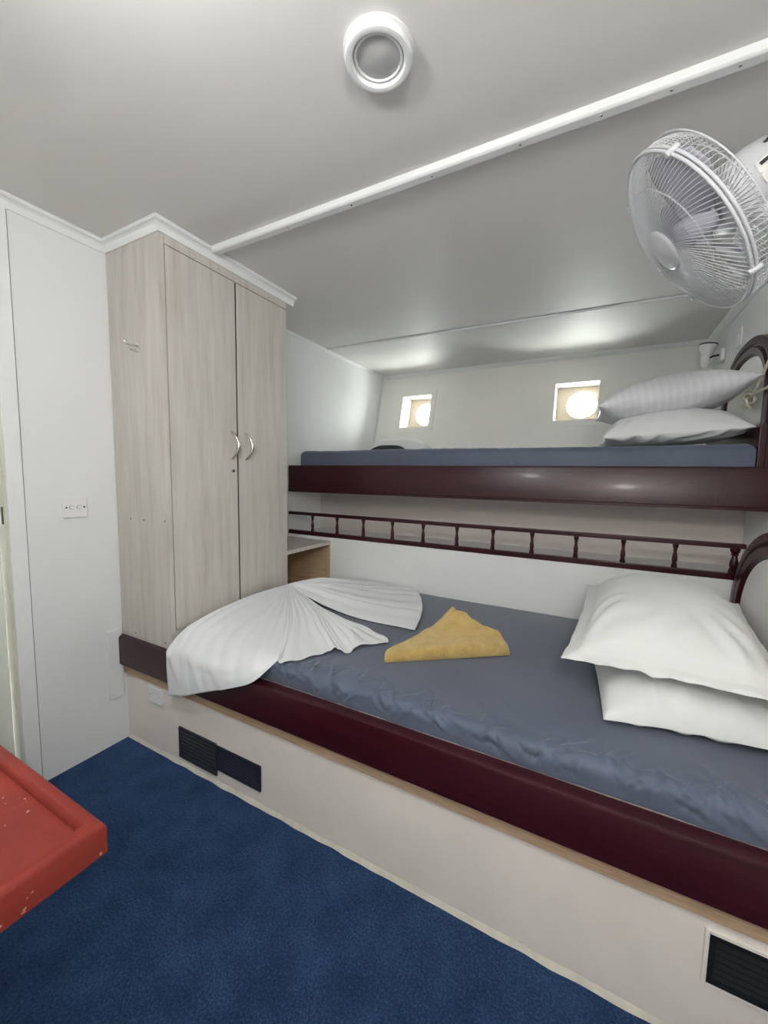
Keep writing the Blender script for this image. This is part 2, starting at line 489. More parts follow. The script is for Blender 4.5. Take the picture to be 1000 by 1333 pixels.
# wooden niche at the foot of the bunk, between wardrobe and back panel
nc = tag(empty('corner_shelf_niche', (0.17, 0.85, 0.48)), 'wooden corner niche with a small shelf between wardrobe and lower bunk', 'shelf')
MB().box(0.004, 0.341, YL - 0.012, YL, 0.515, 0.745).build('back_board', M['rawwood'], nc)
MB().box(0.004, 0.341, YL - 0.014, YL, 0.476, 0.512).build('back_board', M['rawwood'], nc)
MB().box(0.004, 0.343, YE + 0.002, YL + 0.0, 0.748, 0.770).build('shelf_board', M['ash'], nc, bevel=0.001)
MB().box(0.002, 0.012, YE + 0.002, YL - 0.014, 0.476, 0.747).build('side_board', M['rawwood'], nc)

# mattress with fitted sheet
def mattress(name, x0, x1, y0, y1, z0, z1, rad, seed, front_wr, label, side_slope=0.0):
    NX = 420
    rnd = random.Random(int(seed))
    creases = []
    for _ in range(int(46 * (x1 - x0))):
        cx = rnd.uniform(x0, x1); s0 = rnd.uniform(0.01, 0.05); an = rnd.choice((-1, 1)) * rnd.uniform(0.35, 1.1)
        creases.append((cx, s0, math.sin(an), math.cos(an), rnd.uniform(0.05, 0.17), rnd.uniform(0.3, 1.0), rnd.uniform(0.004, 0.008)))
    for _ in range(int(10 * (x1 - x0))):
        cx = rnd.uniform(x0, x1); s0 = rnd.uniform(0.1, 0.8); an = rnd.uniform(-1.5, 1.5)
        creases.append((cx, s0, math.sin(an), math.cos(an), rnd.uniform(0.08, 0.25), rnd.uniform(0.10, 0.25), rnd.uniform(0.006, 0.012)))
    buckets = {}
    for c in creases:
        for k in range(int((c[0] - 0.3) * 10), int((c[0] + 0.3) * 10) + 1): buckets.setdefault(k, []).append(c)
    def crease(x, sv):
        d = 0
        for (cx, s0, sx, cs, Lc, am, wd2) in buckets.get(int(x * 10), ()):
            a = (x - cx) * sx + (sv - s0) * cs
            if a < -0.02 or a > Lc + 0.02: continue
            bq = (x - cx) * cs - (sv - s0) * sx + 0.010 * math.sin(a * 40)
            g = bq / wd2
            if abs(g) < 3.5:
                taper = max(0, min(1, (a + 0.02) / 0.03)) * max(0, min(1, (Lc + 0.02 - a) / (Lc * 0.6)))
                d += am * taper * (math.exp(-(g - 0.9) ** 2) - 0.8 * math.exp(-(g + 0.9) ** 2))
        return d
    # parametrise across y: bottom front -> top -> bottom back ; along x with end caps by scaling
    prof = []
    h = z1 - z0
    for i in range(9): prof.append((y0, z0 + (h - rad) * i / 8, 0.0))
    for i in range(1, 9):
        a = PI / 2 * i / 8
        prof.append((y0 + rad - rad * math.cos(a), z1 - rad + rad * math.sin(a), i / 8))
    n = 84
    for i in range(1, n): prof.append((y0 + rad + (y1 - y0 - 2 * rad) * (i / n) ** 1.5, z1, 1))
    for i in range(0, 9):
        a = PI / 2 * i / 8
        prof.append((y1 - rad + rad * math.sin(a), z1 - rad + rad * math.cos(a), 1 - i / 8))
    prof.append((y1, z0, 0))
    rows = []
    slen = [0.0]
    for k in range(1, len(prof)): slen.append(slen[-1] + math.hypot(prof[k][0] - prof[k - 1][0], prof[k][1] - prof[k - 1][1]))
    xs_ = []
    for i in range(9):
        a = PI / 2 * i / 8
        xs_.append((x0 + rad - rad * math.cos(a), rad - rad * math.sin(a)))
    for i in range(1, NX): xs_.append((x0 + rad + (x1 - x0 - 2 * rad) * i / NX, 0))
    for i in range(8, -1, -1):
        a = PI / 2 * i / 8
        xs_.append((x1 - rad + rad * math.cos(a), rad - rad * math.sin(a)))
    for (x, dz) in xs_:
        r = []
        for pi_, (y, z, tp) in enumerate(prof):
            zz = min(z, z1 - dz)
            # broad sag plus wrinkles
            q = noise.noise((x * 2.2 + seed, y * 2.5, 0.3)) * 0.006 * tp
            e = max(0, 1 - (y - y0) / 0.22)        # near the front edge
            wr = 0
            if e > 0:
                s1 = noise.noise((x * 7 + seed, y * 3 + 3.1, 1.7))
                ang = x * (30 + 10 * s1) + y * 38 * math.copysign(1, s1) + (z - z0) * 60
                amp = max(0, noise.noise((x * 3.6 + seed * 2, 5.5, 0)) + 0.12)
                wr = front_wr * e * amp * (abs(math.sin(ang * 0.5)) ** 0.35 - 0.75) * min(1, (z - z0) / 0.02 + 0.2)
            fine = noise.noise((x * 20 + y * 8 + seed, y * 7, 4.4)) * 0.0012 * (0.4 + e)
            dy = -wr * (1 - tp * 0.6) - max(0, noise.noise((x * 4, seed, 9))) * 0.004 * (1 - tp)
            cr = crease(x, slen[pi_]) * front_wr * 0.16
            r.append((x, y + dy - cr * (1 - tp), zz + q + wr * tp * 0.7 + fine + cr * tp))
        rows.append(r)
    m = MB().grid(rows)
    for rr in (rows[0], rows[-1]): m.add(rr, [tuple(range(len(rr)))])
    return tag(m.build(name, M['sheet'], smooth=80), label, 'mattress')
mattress('mattress', 0.352, 2.262, 0.012, YL - 0.004, 0.4755, 0.540, 0.030, 3.0, 0.030, 'wide mattress with slate blue fitted sheet on the lower bunk')

# ================================================================== WARDROBE
wd = tag(empty('wardrobe', (0.17, 0.32, 0.48)), 'tall pale ash wardrobe with two doors standing on the lower bunk end', 'wardrobe')
ZT = H - 0.006
MB().box(0.003, XW, YW, YW + 0.018, 0.4785, ZT).build('side_panel', M['ash'], wd, bevel=0.001)
MB().box(0.003, XW - 0.020, YE - 0.018, YE, 0.4785, ZT).build('side_panel', M['ash'], wd)
MB().box(0.003, 0.012, YW + 0.018, YE - 0.018, 0.4785, ZT).build('back_panel', M['ash'], wd)
MB().box(XW - 0.030, XW - 0.024, YW + 0.018, YE - 0.018, 0.49, ZT).build('inner_panel', M['gap'], wd)
MB().box(XW - 0.020, XW - 0.002, 0.3262, 0.3338, 0.556, 2.003).build('door_gap_shade', M['gap'], wd)  # black strip painted in for the shade between the doors
MB().box(XW - 0.018, XW + 0.001, YW + 0.018, YE, 2.006, ZT).build('header', M['ash'], wd, bevel=0.0008)
MB().box(XW - 0.018, XW - 0.001, YW + 0.018, YE, 0.4785, 0.553).build('plinth', M['ash'], wd, bevel=0.0008)
for (ya, yb, hy, hs) in ((YW + 0.0215, 0.3255, 0.296, 1), (0.3345, YE, 0.376, 1)):
    dr = MB().box(XW - 0.018, XW + 0.001, ya, yb, 0.556, 2.003).build('door', M['ash'], wd, bevel=0.0008)
    pts = []
    for i in range(13):
        t = i / 12
        pts.append((XW + 0.001 + 0.030 * math.sin(PI * t) ** 0.7, hy + 0.012 * math.sin(PI * t), 1.242 + 0.118 * t))
    MB().tube(pts, [0.0045 + 0.0025 * math.sin(PI * i / 12) for i in range(13)], 10).build('handle', M['chrome'], dr, smooth=60)
    if hy < 0.33:
        MB().lathe([(0, 0.006), (0.006, 0.006), (0.008, 0.004), (0.009, 0)], 16, Matrix.Translation((XW + 0.001, 0.300, 1.189)) @ Matrix.Rotation(PI / 2, 4, 'Y')).build('lock', M['chrome'], dr, smooth=40)
        MB().box(XW + 0.006, XW + 0.0078, 0.2993, 0.3007, 1.1855, 1.1925).build('keyhole', M['dark_metal'], dr)
sp = wd.children[0]
for (x, z) in ((0.10, 0.985), (0.19, 0.985), (0.325, 0.99), (0.10, 0.50), (0.30, 0.50)):
    MB().lathe([(0, 0.0006), (0.003, 0.0005), (0.0036, 0)], 8, Matrix.Translation((x, YW, z)) @ Matrix.Rotation(PI / 2, 4, 'X')).build('screw', M['dark_metal'], wd)
for z in (2.045, 0.505):
    MB().lathe([(0, 0.0006), (0.004, 0.0005), (0.0046, 0)], 8, Matrix.Translation((XW + 0.001, YW + 0.03, z)) @ Matrix.Rotation(PI / 2, 4, 'Y')).build('screw', M['dark_metal'], wd)

# hook on the wardrobe side
hk = tag(empty('coat_hook', (0.19, YW, 1.65)), 'small chrome double hook on the wardrobe side', 'hook')
MB().box(0.176, 0.204, YW - 0.003, YW, 1.636, 1.673).build('plate', M['chrome'], hk, bevel=0.001)
MB().tube([(0.190, YW - 0.002, 1.660), (0.186, YW - 0.022, 1.658), (0.180, YW - 0.038, 1.662), (0.178, YW - 0.042, 1.670)], 0.0035, 8).build('prong', M['chrome'], hk, smooth=60)
MB().tube([(0.190, YW - 0.002, 1.645), (0.189, YW - 0.016, 1.640), (0.186, YW - 0.026, 1.643)], 0.003, 8).build('prong', M['chrome'], hk, smooth=60)

# light switch on left wall
sw = tag(empty('light_switch', (0, -0.166, 1.036)), 'white double light switch plate on the wall left of the wardrobe', 'switch')
MB().box(0, 0.008, -0.207, -0.125, 0.997, 1.075).build('plate', M['white_plastic'], sw, bevel=0.003)
for y in (-0.178, -0.153):
    MB().prism([(y + 0.0095 * math.cos(a * PI / 8) , 1.037 + 0.0075 * math.sin(a * PI / 8)) for a in range(16)], 'x', 0.008, 0.0085).build('rocker_surround', M['dark_metal'], sw)
    MB().prism([(y + 0.0085 * math.cos(a * PI / 8) , 1.037 + 0.0065 * math.sin(a * PI / 8)) for a in range(16)], 'x', 0.008, 0.0115).build('rocker', M['white_plastic'], sw, bevel=0.001)
for y in (-0.196, -0.136):
    MB().lathe([(0, 0.0008), (0.003, 0.0006), (0.0035, 0)], 10, Matrix.Translation((0.008, y, 1.037)) @ Matrix.Rotation(PI / 2, 4, 'Y')).build('screw', M['dark_metal'], sw)

# blank socket plate on the base panel
so = tag(empty('socket_plate', (0.21, 0, 0.25)), 'small blank white plate on the bunk base below the rail end', 'socket')
MB().box(0.168, 0.256, -0.010, 0, 0.219, 0.287).build('plate', M['white_plastic'], so, bevel=0.003)
for x in (0.182, 0.242):
    MB().lathe([(0, 0.0008), (0.0025, 0.0006), (0.003, 0)], 10, Matrix.Translation((x, -0.010, 0.253)) @ Matrix.Rotation(PI / 2, 4, 'X')).build('screw', M['chrome'], so)

# vents
def vent(name, x0, x1, z0, z1, label, n, m, slat_h, slot=0.008):
    v = tag(empty(name, ((x0 + x1) / 2, 0, z0)), label, 'vent', 'vents in the bunk base')
    MB().box(x0, x1, -0.003, -0.0005, z0, z1).build('backing', M['gap'], v)
    e = 0.010
    fr = MB().box(x0, x0 + e, -0.007, -0.0005, z0, z1).box(x1 - e, x1, -0.007, -0.0005, z0, z1).box(x0 + e, x1 - e, -0.007, -0.0005, z0, z0 + e).box(x0 + e, x1 - e, -0.007, -0.0005, z1 - e, z1)
    fr.build('frame', m, v)
    for k in range(n):
        z = z0 + e + (z1 - z0 - 2 * e) * (k + 0.5) / n
        MB().prism([(-0.0065, z - slat_h * .5), (-0.0055, z - slat_h * .5), (-0.003, z + slat_h * .5), (-0.004, z + slat_h * .5)], 'x', x0 + e, x1 - e).build('slat', m, v)
    return v
vent('vent_grille', 0.357, 0.575, 0.036, 0.163, 'black louvred vent grille low on the bunk base, nearest the wardrobe', 7, M['charcoal'], 0.0075)
vent('vent_grille', 0.5755, 0.800, 0.064, 0.158, 'navy mesh vent butted against the black louvred grille', 6, M['navy'], 0.008)
vv = vent('vent_grille', 2.036, 2.30, 0.161, 0.268, 'black vent in the bunk base at the bottom right corner', 6, M['black'], 0.009)
MB().box(2.028, 2.036, -0.006, -0.0005, 0.155, 0.276).box(2.036, 2.30, -0.006, -0.0005, 0.268, 0.276).box(2.036, 2.30, -0.006, -0.0005, 0.153, 0.161).build('paint_lip', M['base'], vv, bevel=0.001)

# ================================================================== GALLERY RAIL
gl = tag(empty('gallery_rail', (1.15, YL, ZL)), 'dark mahogany spindle gallery rail along the ledge above the lower bunk', 'railing')
GY0, GY1 = YL - 0.003, YL + 0.019
MB().box(0.004, 2.296, GY0, GY1, ZL + 0.001, ZL + 0.026).build('bottom_rail', M['mahogany'], gl, bevel=0.002)
MB().box(0.004, 2.308, GY0 - 0.002, GY1 + 0.002, 0.917, 0.936).build('top_rail', M['mahogany'], gl, bevel=0.003)
zb, zt = ZL + 0.026, 0.917
L_ = zt - zb
sprof = [(0.0, 0), (0.011, 0), (0.011, 0.10), (0.0085, 0.12), (0.0105, 0.16), (0.0075, 0.20), (0.0098, 0.30), (0.0095, 0.42), (0.0068, 0.58), (0.0055, 0.70), (0.0085, 0.74), (0.0065, 0.78), (0.0095, 0.86), (0.0105, 0.90), (0.0105, 1.0), (0, 1.0)]
sp0 = None
for i, x in enumerate([0.194, 0.383, 0.572, 0.765, 0.955, 1.146, 1.334, 1.521, 1.713, 1.900, 2.086]):
    if sp0 is None:
        sp0 = MB().lathe([(r, h * L_) for r, h in sprof], 14).build('spindle', M['mahogany'], gl, smooth=35)
        o = sp0
    else:
        o = sp0.copy(); COL.objects.link(o)
    o.location = (x, YL + 0.008, zb)
    o.parent = gl; o.matrix_parent_inverse = gl.matrix_basis.inverted()
MB().lathe([(r * 1.55, h * L_) for r, h in sprof], 16, Matrix.Translation((2.278, YL + 0.008, zb))).build('end_post', M['mahogany'], gl, smooth=35)

# ================================================================== UPPER BUNK
UY = 1.05
ub = tag(empty('upper_bunk', (1.2, UY, 1.06)), 'upper bunk with a deep glossy mahogany front rail', 'bunk')
MB().prism([(UY, 1.066), (UY, 1.228), (UY + 0.004, 1.236), (UY + 0.028, 1.236), (UY + 0.032, 1.230), (UY + 0.032, 1.066)], 'x', 0.003, XR - 0.003).build('front_rail', M['mahogany'], ub, smooth=35)
MB().prism([(UY - 0.003, 1.066), (UY - 0.003, 1.078), (UY + 0.002, 1.082), (UY + 0.002, 1.066)], 'x', 0.003, XR - 0.003).build('rail_bead', M['mahogany'], ub)
MB().box(0.003, XR - 0.003, UY + 0.032, hull_y(1.09) - 0.004, 1.085, 1.105).build('bunk_board', M['taupe'], ub)
MB().box(2.322, 2.345, UY + 0.033, 1.95, 1.106, 1.40).build('head_board', M['mahogany'], ub, bevel=0.003)
mattress('mattress', 0.078, 2.318, UY + 0.034, 2.08, 1.107, 1.330, 0.035, 11.0, 0.014, 'slate blue sheeted mattress on the upper bunk behind the mahogany rail')

# headboards: arched frame with pale inset
def headboard(name, x0, x1, yc, hw, z0, zs, zc, band, label, inset_m):
    """arched frame in the y-z plane; zs spring height, zc crest height"""
    h = tag(empty(name, (x0, yc, z0)), label, 'headboard')
    def outline(k, n=28):
        a = hw - k; c = zc - k
        pts = [(yc + a, z0)]
        for i in range(n + 1):
            t = PI * i / n
            # superelliptic arch with soft shoulders
            cx = math.copysign(abs(math.cos(t)) ** 0.85, math.cos(t)); sy = abs(math.sin(t)) ** 0.9
            pts.append((yc + a * cx, zs + (c - zs) * sy))
        pts.append((yc - a, z0))
        return pts
    steps = [(0, x1), (0, x0 + 0.004), (0.006, x0), (band * 0.34, x0), (band * 0.40, x0 + 0.008), (band * 0.48, x0 + 0.008), (band * 0.55, x0 - 0.004), (band * 0.85, x0 - 0.002), (band, x0 + 0.012)]
    rows = [[(x, y, z) for y, z in outline(k)] for k, x in steps]
    MB().grid(rows).build('frame', M['mahogany'], h, smooth=40)
    o = outline(band - 0.004)
    MB().prism(o, 'x', x0 + 0.010, x1).build('inset', inset_m, h)
    return h
headboard('headboard', 2.270, 2.300, 0.585, 0.455, 0.545, 0.66, 1.030, 0.085, 'arched dark headboard with pale inset behind the lower bunk pillows', M['cream'])
headboard('headboard', 2.346, 2.375, 1.46, 0.36, 1.107, 1.52, 1.812, 0.085, 'arched dark headboard with pale inset above the upper bunk pillows', M['cream'])

# ================================================================== PILLOWS
def pillow(name, L, W, T, fl, m, loc, rot, seed, label, group, flat_bottom=0.6, bend=0, cat='pillow', droop=0.0, wr=0.006):
    N = 44
    top = []; bot = []
    def shape(u, v, s):
        # outline: pinched between corners
        pinch = 0.05
        a = 1 - pinch * (1 - v * v) * (1 if abs(u) > 0 else 1) * abs(u) ** 3
        c = 1 - pinch * (1 - u * u) * abs(v) ** 3
        x = u * L / 2 * a; y = v * W / 2 * c
        fu = 1 - 2 * fl / L; fv = 1 - 2 * fl / W
        uu = min(1, abs(u) / fu); vv = min(1, abs(v) / fv)
        t = max(0, (1 - uu ** 2.4)) ** 0.55 * max(0, (1 - vv ** 2.4)) ** 0.55
        n1 = noise.noise((u * 2.2 + seed, v * 2.2, s * 3.3))
        ang = math.atan2(v, u) * 9 + 3 * n1
        rim = min(1, max(0, (max(uu, vv) - 0.45) / 0.55))
        wrk = wr * math.sin(ang * 1.7 + seed) * rim * (t ** 0.5 + 0.15)
        z = s * (T / 2) * t * (1 if s > 0 else flat_bottom) * (1 + 0.10 * n1) + wrk
        if max(uu, vv) >= 0.999 and fl > 0:
            edge = max((abs(u) - fu) / (1 - fu) if abs(u) > fu else 0, (abs(v) - fv) / (1 - fv) if abs(v) > fv else 0)
            z += edge * (0.010 * noise.noise((u * 5 + seed, v * 5, 2)) - droop)
        z += bend * u * u
        return Vector((x, y, z + 0.0012 * s))
    def par(i):
        t = -1 + 2 * i / N
        return math.copysign(abs(t) ** 0.8, t)
    for i in range(N + 1):
        top.append([shape(par(i), par(j), 1) for j in range(N + 1)])
        bot.append([shape(par(i), par(j), -1) for j in range(N + 1)])
    b = MB().grid(top).grid(bot)
    n = N + 1; off = n * n
    per = [(i, 0) for i in range(N)] + [(N, j) for j in range(N)] + [(i, N) for i in range(N, 0, -1)] + [(0, j) for j in range(N, 0, -1)]
    idx = [i * n + j for i, j in per]
    for k in range(len(idx)):
        a, c = idx[k], idx[(k + 1) % len(idx)]
        b.f.append((a, c, c + off, a + off))
    o = b.build(name, m, smooth=70)
    o.location = loc; o.rotation_euler = rot
    return tag(o, label, cat, group)
R = math.radians
pillow('pillow', 0.435, 0.66, 0.22, 0.0, M['cream_cloth'], (2.013, 0.525, 0.574), (R(2), R(-1), R(6)), 1.3, 'lower of the two cream pillows stacked on the lower bunk', 'pillows on the lower bunk', wr=0.009, flat_bottom=0.25)
pillow('pillow', 0.50, 0.75, 0.25, 0.042, M['cream_cloth'], (1.996, 0.578, 0.718), (R(3), R(-1), R(-4)), 5.1, 'plump flanged white pillow on top of the lower bunk stack', 'pillows on the lower bunk', droop=0.014, wr=0.012, flat_bottom=0.25)
pillow('pillow', 0.53, 0.42, 0.25, 0.0, M['white_cloth'], (2.052, 1.33, 1.380), (R(0), R(-3), R(2)), 8.2, 'thin folded white pillow directly on the upper bunk mattress', 'pillows on the upper bunk', wr=0.012, flat_bottom=0.30)
pillow('pillow', 0.575, 0.42, 0.21, 0.0, M['stripe'], (2.045, 1.34, 1.548), (R(-2), R(-9), R(2)), 3.7, 'white satin striped pillow on top of the upper bunk stack', 'pillows on the upper bunk', flat_bottom=0.75)

# folded bedding at the foot of the upper bunk
fb = tag(empty('folded_blanket', (0.35, 1.88, 1.332)), 'small dark folded blanket under a white cloth on the upper bunk', 'blanket')
def mound(x0, x1, y0, y1, z0, h, n=20, seed=0):
    rows = []
    for i in range(n + 1):
        u = -1 + 2 * i / n; r = []
        for j in range(n + 1):
            v = -1 + 2 * j / n
            t = max(0, 1 - abs(u) ** 3.2) ** 0.6 * max(0, 1 - abs(v) ** 4) ** 0.5
            r.append(((x0 + x1) / 2 + u * (x1 - x0) / 2, (y0 + y1) / 2 + v * (y1 - y0) / 2, z0 + h * t * (1 + 0.08 * noise.noise((u * 2 + seed, v * 2, 1)))))
        rows.append(r)
    return MB().grid(rows)
mound(0.15, 0.50, 1.78, 1.98, 1.335, 0.084).build('blanket', M['dark_cloth'], fb, smooth=70)
mound(0.11, 0.66, 1.83, 2.05, 1.336, 0.128, seed=4).build('white_cloth', M['white_cloth'], fb, smooth=70)

# ================================================================== WHITE SHEET FANNED OUT
G = Vector((0.402, 0.60, 0.612))
ZM = 0.546
fan1 = [
    [(0.362, 0.30, 0.585), (0.366, 0.05, 0.560), (0.366, -0.035, 0.515), (0.366, -0.052, 0.46), (0.380, -0.056, 0.326)],
    [(0.40, 0.30, 0.610), (0.41, 0.06, 0.585), (0.43, -0.040, 0.525), (0.44, -0.060, 0.46), (0.465, -0.062, 0.350)],
    [(0.46, 0.30, 0.600), (0.50, 0.06, 0.570), (0.53, -0.040, 0.515), (0.54, -0.056, 0.46), (0.555, -0.060, 0.386)],
    [(0.53, 0.30, 0.590), (0.62, 0.06, 0.565), (0.68, -0.030, 0.520), (0.70, -0.050, 0.48), (0.711, -0.054, 0.446)],
    [(0.60, 0.30, 0.580), (0.70, 0.13, 0.562), (0.77, 0.02, 0.556), (0.81, -0.034, 0.528), (0.82, -0.045, 0.495)],
    [(0.64, 0.32, 0.578), (0.72, 0.22, 0.560), (0.79, 0.13, 0.550), (0.84, 0.06, 0.553), (0.858, 0.037, 0.552)],
    [(0.66, 0.33, 0.572), (0.74, 0.23, 0.556), (0.81, 0.12, 0.549), (0.86, 0.04, 0.553), (0.882, 0.012, 0.550)],
    [(0.69, 0.37, 0.575), (0.78, 0.28, 0.562), (0.87, 0.20, 0.552), (0.93, 0.15, 0.549), (0.955, 0.120, 0.548)],
    [(0.71, 0.40, 0.585), (0.80, 0.33, 0.575), (0.90, 0.25, 0.565), (0.96, 0.20, 0.565), (0.990, 0.175, 0.560)],
    [(0.72, 0.42, 0.572), (0.82, 0.36, 0.558), (0.92, 0.28, 0.549), (1.00, 0.22, 0.547), (1.035, 0.190, 0.547)],
    [(0.72, 0.44, 0.580), (0.83, 0.39, 0.570), (0.94, 0.33, 0.562), (1.01, 0.27, 0.560), (1.045, 0.245, 0.556)],
    [(0.72, 0.46, 0.570), (0.84, 0.43, 0.556), (0.96, 0.40, 0.549), (1.06, 0.37, 0.547), (1.110, 0.358, 0.547)],
    [(0.62, 0.52, 0.570), (0.72, 0.50, 0.556), (0.80, 0.48, 0.549), (0.88, 0.46, 0.547), (0.93, 0.445, 0.547)],
]
fan2 = [
    [(0.55, 0.555, 0.580), (0.68, 0.535, 0.560), (0.84, 0.510, 0.549), (1.00, 0.505, 0.548), (1.152, 0.512, 0.548)],
    [(0.56, 0.60, 0.600), (0.70, 0.60, 0.585), (0.85, 0.61, 0.570), (1.00, 0.625, 0.562), (1.125, 0.640, 0.556)],
    [(0.56, 0.64, 0.605), (0.70, 0.67, 0.588), (0.84, 0.70, 0.572), (0.97, 0.745, 0.562), (1.075, 0.780, 0.556)],
    [(0.55, 0.69, 0.602), (0.66, 0.75, 0.586), (0.79, 0.82, 0.568), (0.90, 0.88, 0.556), (1.000, 0.930, 0.551)],
    [(0.52, 0.73, 0.600), (0.62, 0.82, 0.580), (0.73, 0.90, 0.566), (0.84, 0.975, 0.555), (0.940, 1.030, 0.550)],
    [(0.51, 0.735, 0.600), (0.61, 0.825, 0.580), (0.71, 0.905, 0.566), (0.80, 0.98, 0.555), (0.900, 1.036, 0.550)],
    [(0.48, 0.76, 0.600), (0.54, 0.86, 0.585), (0.60, 0.93, 0.570), (0.65, 0.99, 0.560), (0.69, 1.030, 0.556)],
    [(0.42, 0.72, 0.590), (0.43, 0.80, 0.578), (0.44, 0.88, 0.568), (0.45, 0.95, 0.560), (0.46, 1.010, 0.556)],
    [(0.36, 0.66, 0.575), (0.362, 0.74, 0.568), (0.366, 0.82, 0.560), (0.370, 0.89, 0.556), (0.376, 0.955, 0.553)],
]
def catmull(p0, p1, p2, p3, t):
    return 0.5 * ((2 * p1) + (p2 - p0) * t + (2 * p0 - 5 * p1 + 4 * p2 - p3) * t * t + (3 * p1 - p0 - 3 * p2 + p3) * t ** 3)
def spline(pts, n):
    out = []
    m = len(pts) - 1
    for i in range(n + 1):
        f = m * i / n; k = min(int(f), m - 1); t = f - k
        out.append(catmull(pts[max(0, k - 1)], pts[k], pts[k + 1], pts[min(m, k + 2)], t))
    return out
def fan_sheet(spokes, mb, seed, pleats):
    lines = [spline([G] + [Vector(p) for p in s], 40) for s in spokes]
    K = 16 * (len(spokes) - 1)
    cols = [spline([l[i] for l in lines], K) for i in range(41)]
    rows = []
    for i in range(41):
        r = []
        u = i / 40
        for j in range(K + 1):
            p = cols[i][j]
            th = j / K
            ph = th * pleats * 2 * PI + 1.5 * noise.noise((th * 5 + seed, u * 1.2, 0))
            am = (0.0105 if seed < 3 else 0.0170) * (min(1, u * 5)) * (1 - 0.62 * u) * max(0.1, 0.55 + 1.2 * noise.noise((th * 7, seed, u))) * (0.45 if seed < 3 and th < 0.40 else 1)
            off = am * (abs(math.sin(ph / 2)) * 2 - 0.7)
            hang = max(0, min(1, (0.53 - p.z) / 0.05))
            q = Vector((p.x, p.y - hang * (off * 0.8 + 0.002 + 0.012 * max(0, noise.noise((p.x * 13 + p.z * 9, p.z * 6, 2.2)))), p.z + (1 - hang) * max(off, -0.004 if p.z > 0.556 else 0)))
            q.z += 0.012 * noise.noise((p.x * 11, p.y * 9, seed)) * (1 - hang) * u * (1 if p.z > 0.56 else 0.3) + (0.006 if u > 0.97 and hang < .5 else 0) * max(0, noise.noise((th * 20, seed, 3)))
            r.append(q)
        rows.append(r)
    mb.grid(rows)
mb = MB()
fan_sheet(fan1, mb, 1.0, 22)
fan_sheet(fan2, mb, 6.0, 10)
o = mb.build('fanned_sheet', M['white_cloth'], smooth=75, solid=0.0025, weld=True)
tag(o, 'white sheet folded into a pleated fan, hanging over the lower bunk rail', 'sheet')

# ================================================================== MUSTARD TOWEL
def towel():
    A = Vector((1.180, 0.195, 0.5445)); B = Vector((1.540, 0.470, 0.5445))
    ax = (B - A); Ln = ax.length; ax.normalize()
    back = Vector((-ax.y, ax.x, 0))
    NU = 150
    rows = []
    for i in range(NU + 1):
        u = i / NU
        # crest height and position
        hts = [(0, 0.026), (0.10, 0.036), (0.25, 0.046), (0.42, 0.066), (0.55, 0.098), (0.66, 0.132), (0.71, 0.130), (0.78, 0.104), (0.86, 0.086), (0.94, 0.074), (1, 0.052)]
        for k in range(len(hts) - 1):
            if hts[k][0] <= u <= hts[k + 1][0]:
                f = (u - hts[k][0]) / (hts[k + 1][0] - hts[k][0]); f = f * f * (3 - 2 * f)
                h = hts[k][1] * (1 - f) + hts[k + 1][1] * f; break
        dep = 0.035 + 0.125 * max(0, math.sin(PI * min(1, u * 0.86 + 0.05))) ** 1.2
        cap = min(1, u / 0.035, (1 - u) / 0.045); cap = math.sqrt(max(0, 1 - (1 - cap) ** 2))
        h = h * (0.25 + 0.75 * cap)
        crest = 0.62 + 0.18 * max(0, math.sin(PI * min(1, max(0, (u - 0.2) / 0.75))))
        fr = [(0, 0.0), (-0.006, 0.25 * min(h, .05)), (-0.004, 0.65 * min(h, .05)), (0.010, 0.95 * min(h, .05))]
        prof = [Vector((a, c)) for a, c in fr]
        cr = Vector((dep * crest, h)); 
        st = prof[-1]
        for k in range(1, 36):
            t = k / 36
            zz = st.y + (cr.y - st.y) * (t * t * 0.55 + t * 0.45)
            prof.append(Vector((st.x + (cr.x - st.x) * t, zz)))
        prof.append(cr)
        prof.append(Vector((dep * (crest + 0.06), h * 0.99)))
        prof.append(Vector((dep * (crest + 0.10), h * 0.88)))
        prof.append(Vector((dep * (crest + 0.11), h * 0.45)))
        prof.append(Vector((dep * (crest + 0.13), 0)))
        r = []
        for v in prof:
            p = A + ax * (Ln * u) + back * v.x * (0.3 + 0.7 * cap) + Vector((0, 0, v.y))
            nn = noise.noise(p * 22) * 0.003 + noise.noise(p * 7) * 0.006 + noise.noise(p * 110) * 0.0022 + noise.noise(p * 230) * 0.0012
            if v.y > 0.004: p += Vector((0, 0, nn)) - back * nn * 0.5
            r.append(p)
        rows.append(r)
    m = MB().grid(rows)
    for rr in (rows[0], rows[-1]): m.add(rr, [tuple(range(len(rr)))])
    o = m.build('folded_towel', M['terry'], smooth=80)
    tag(o, 'mustard yellow terry towel folded to a point on the blue sheet', 'towel')
    # bulky fold edge behind the point
    pts = []
    for k in range(9):
        t = k / 8
        pts.append(A + ax * (Ln * (0.65 - 0.26 * t)) + back * (0.150 - 0.015 * t) + Vector((0, 0, 0.112 * (1 - t) ** 1.1 + 0.018)))
    MB().tube(pts, [0.008, 0.010, 0.011, 0.011, 0.011, 0.011, 0.010, 0.009, 0.006], 10).build('fold_edge', M['terry'], o, smooth=70)
towel()

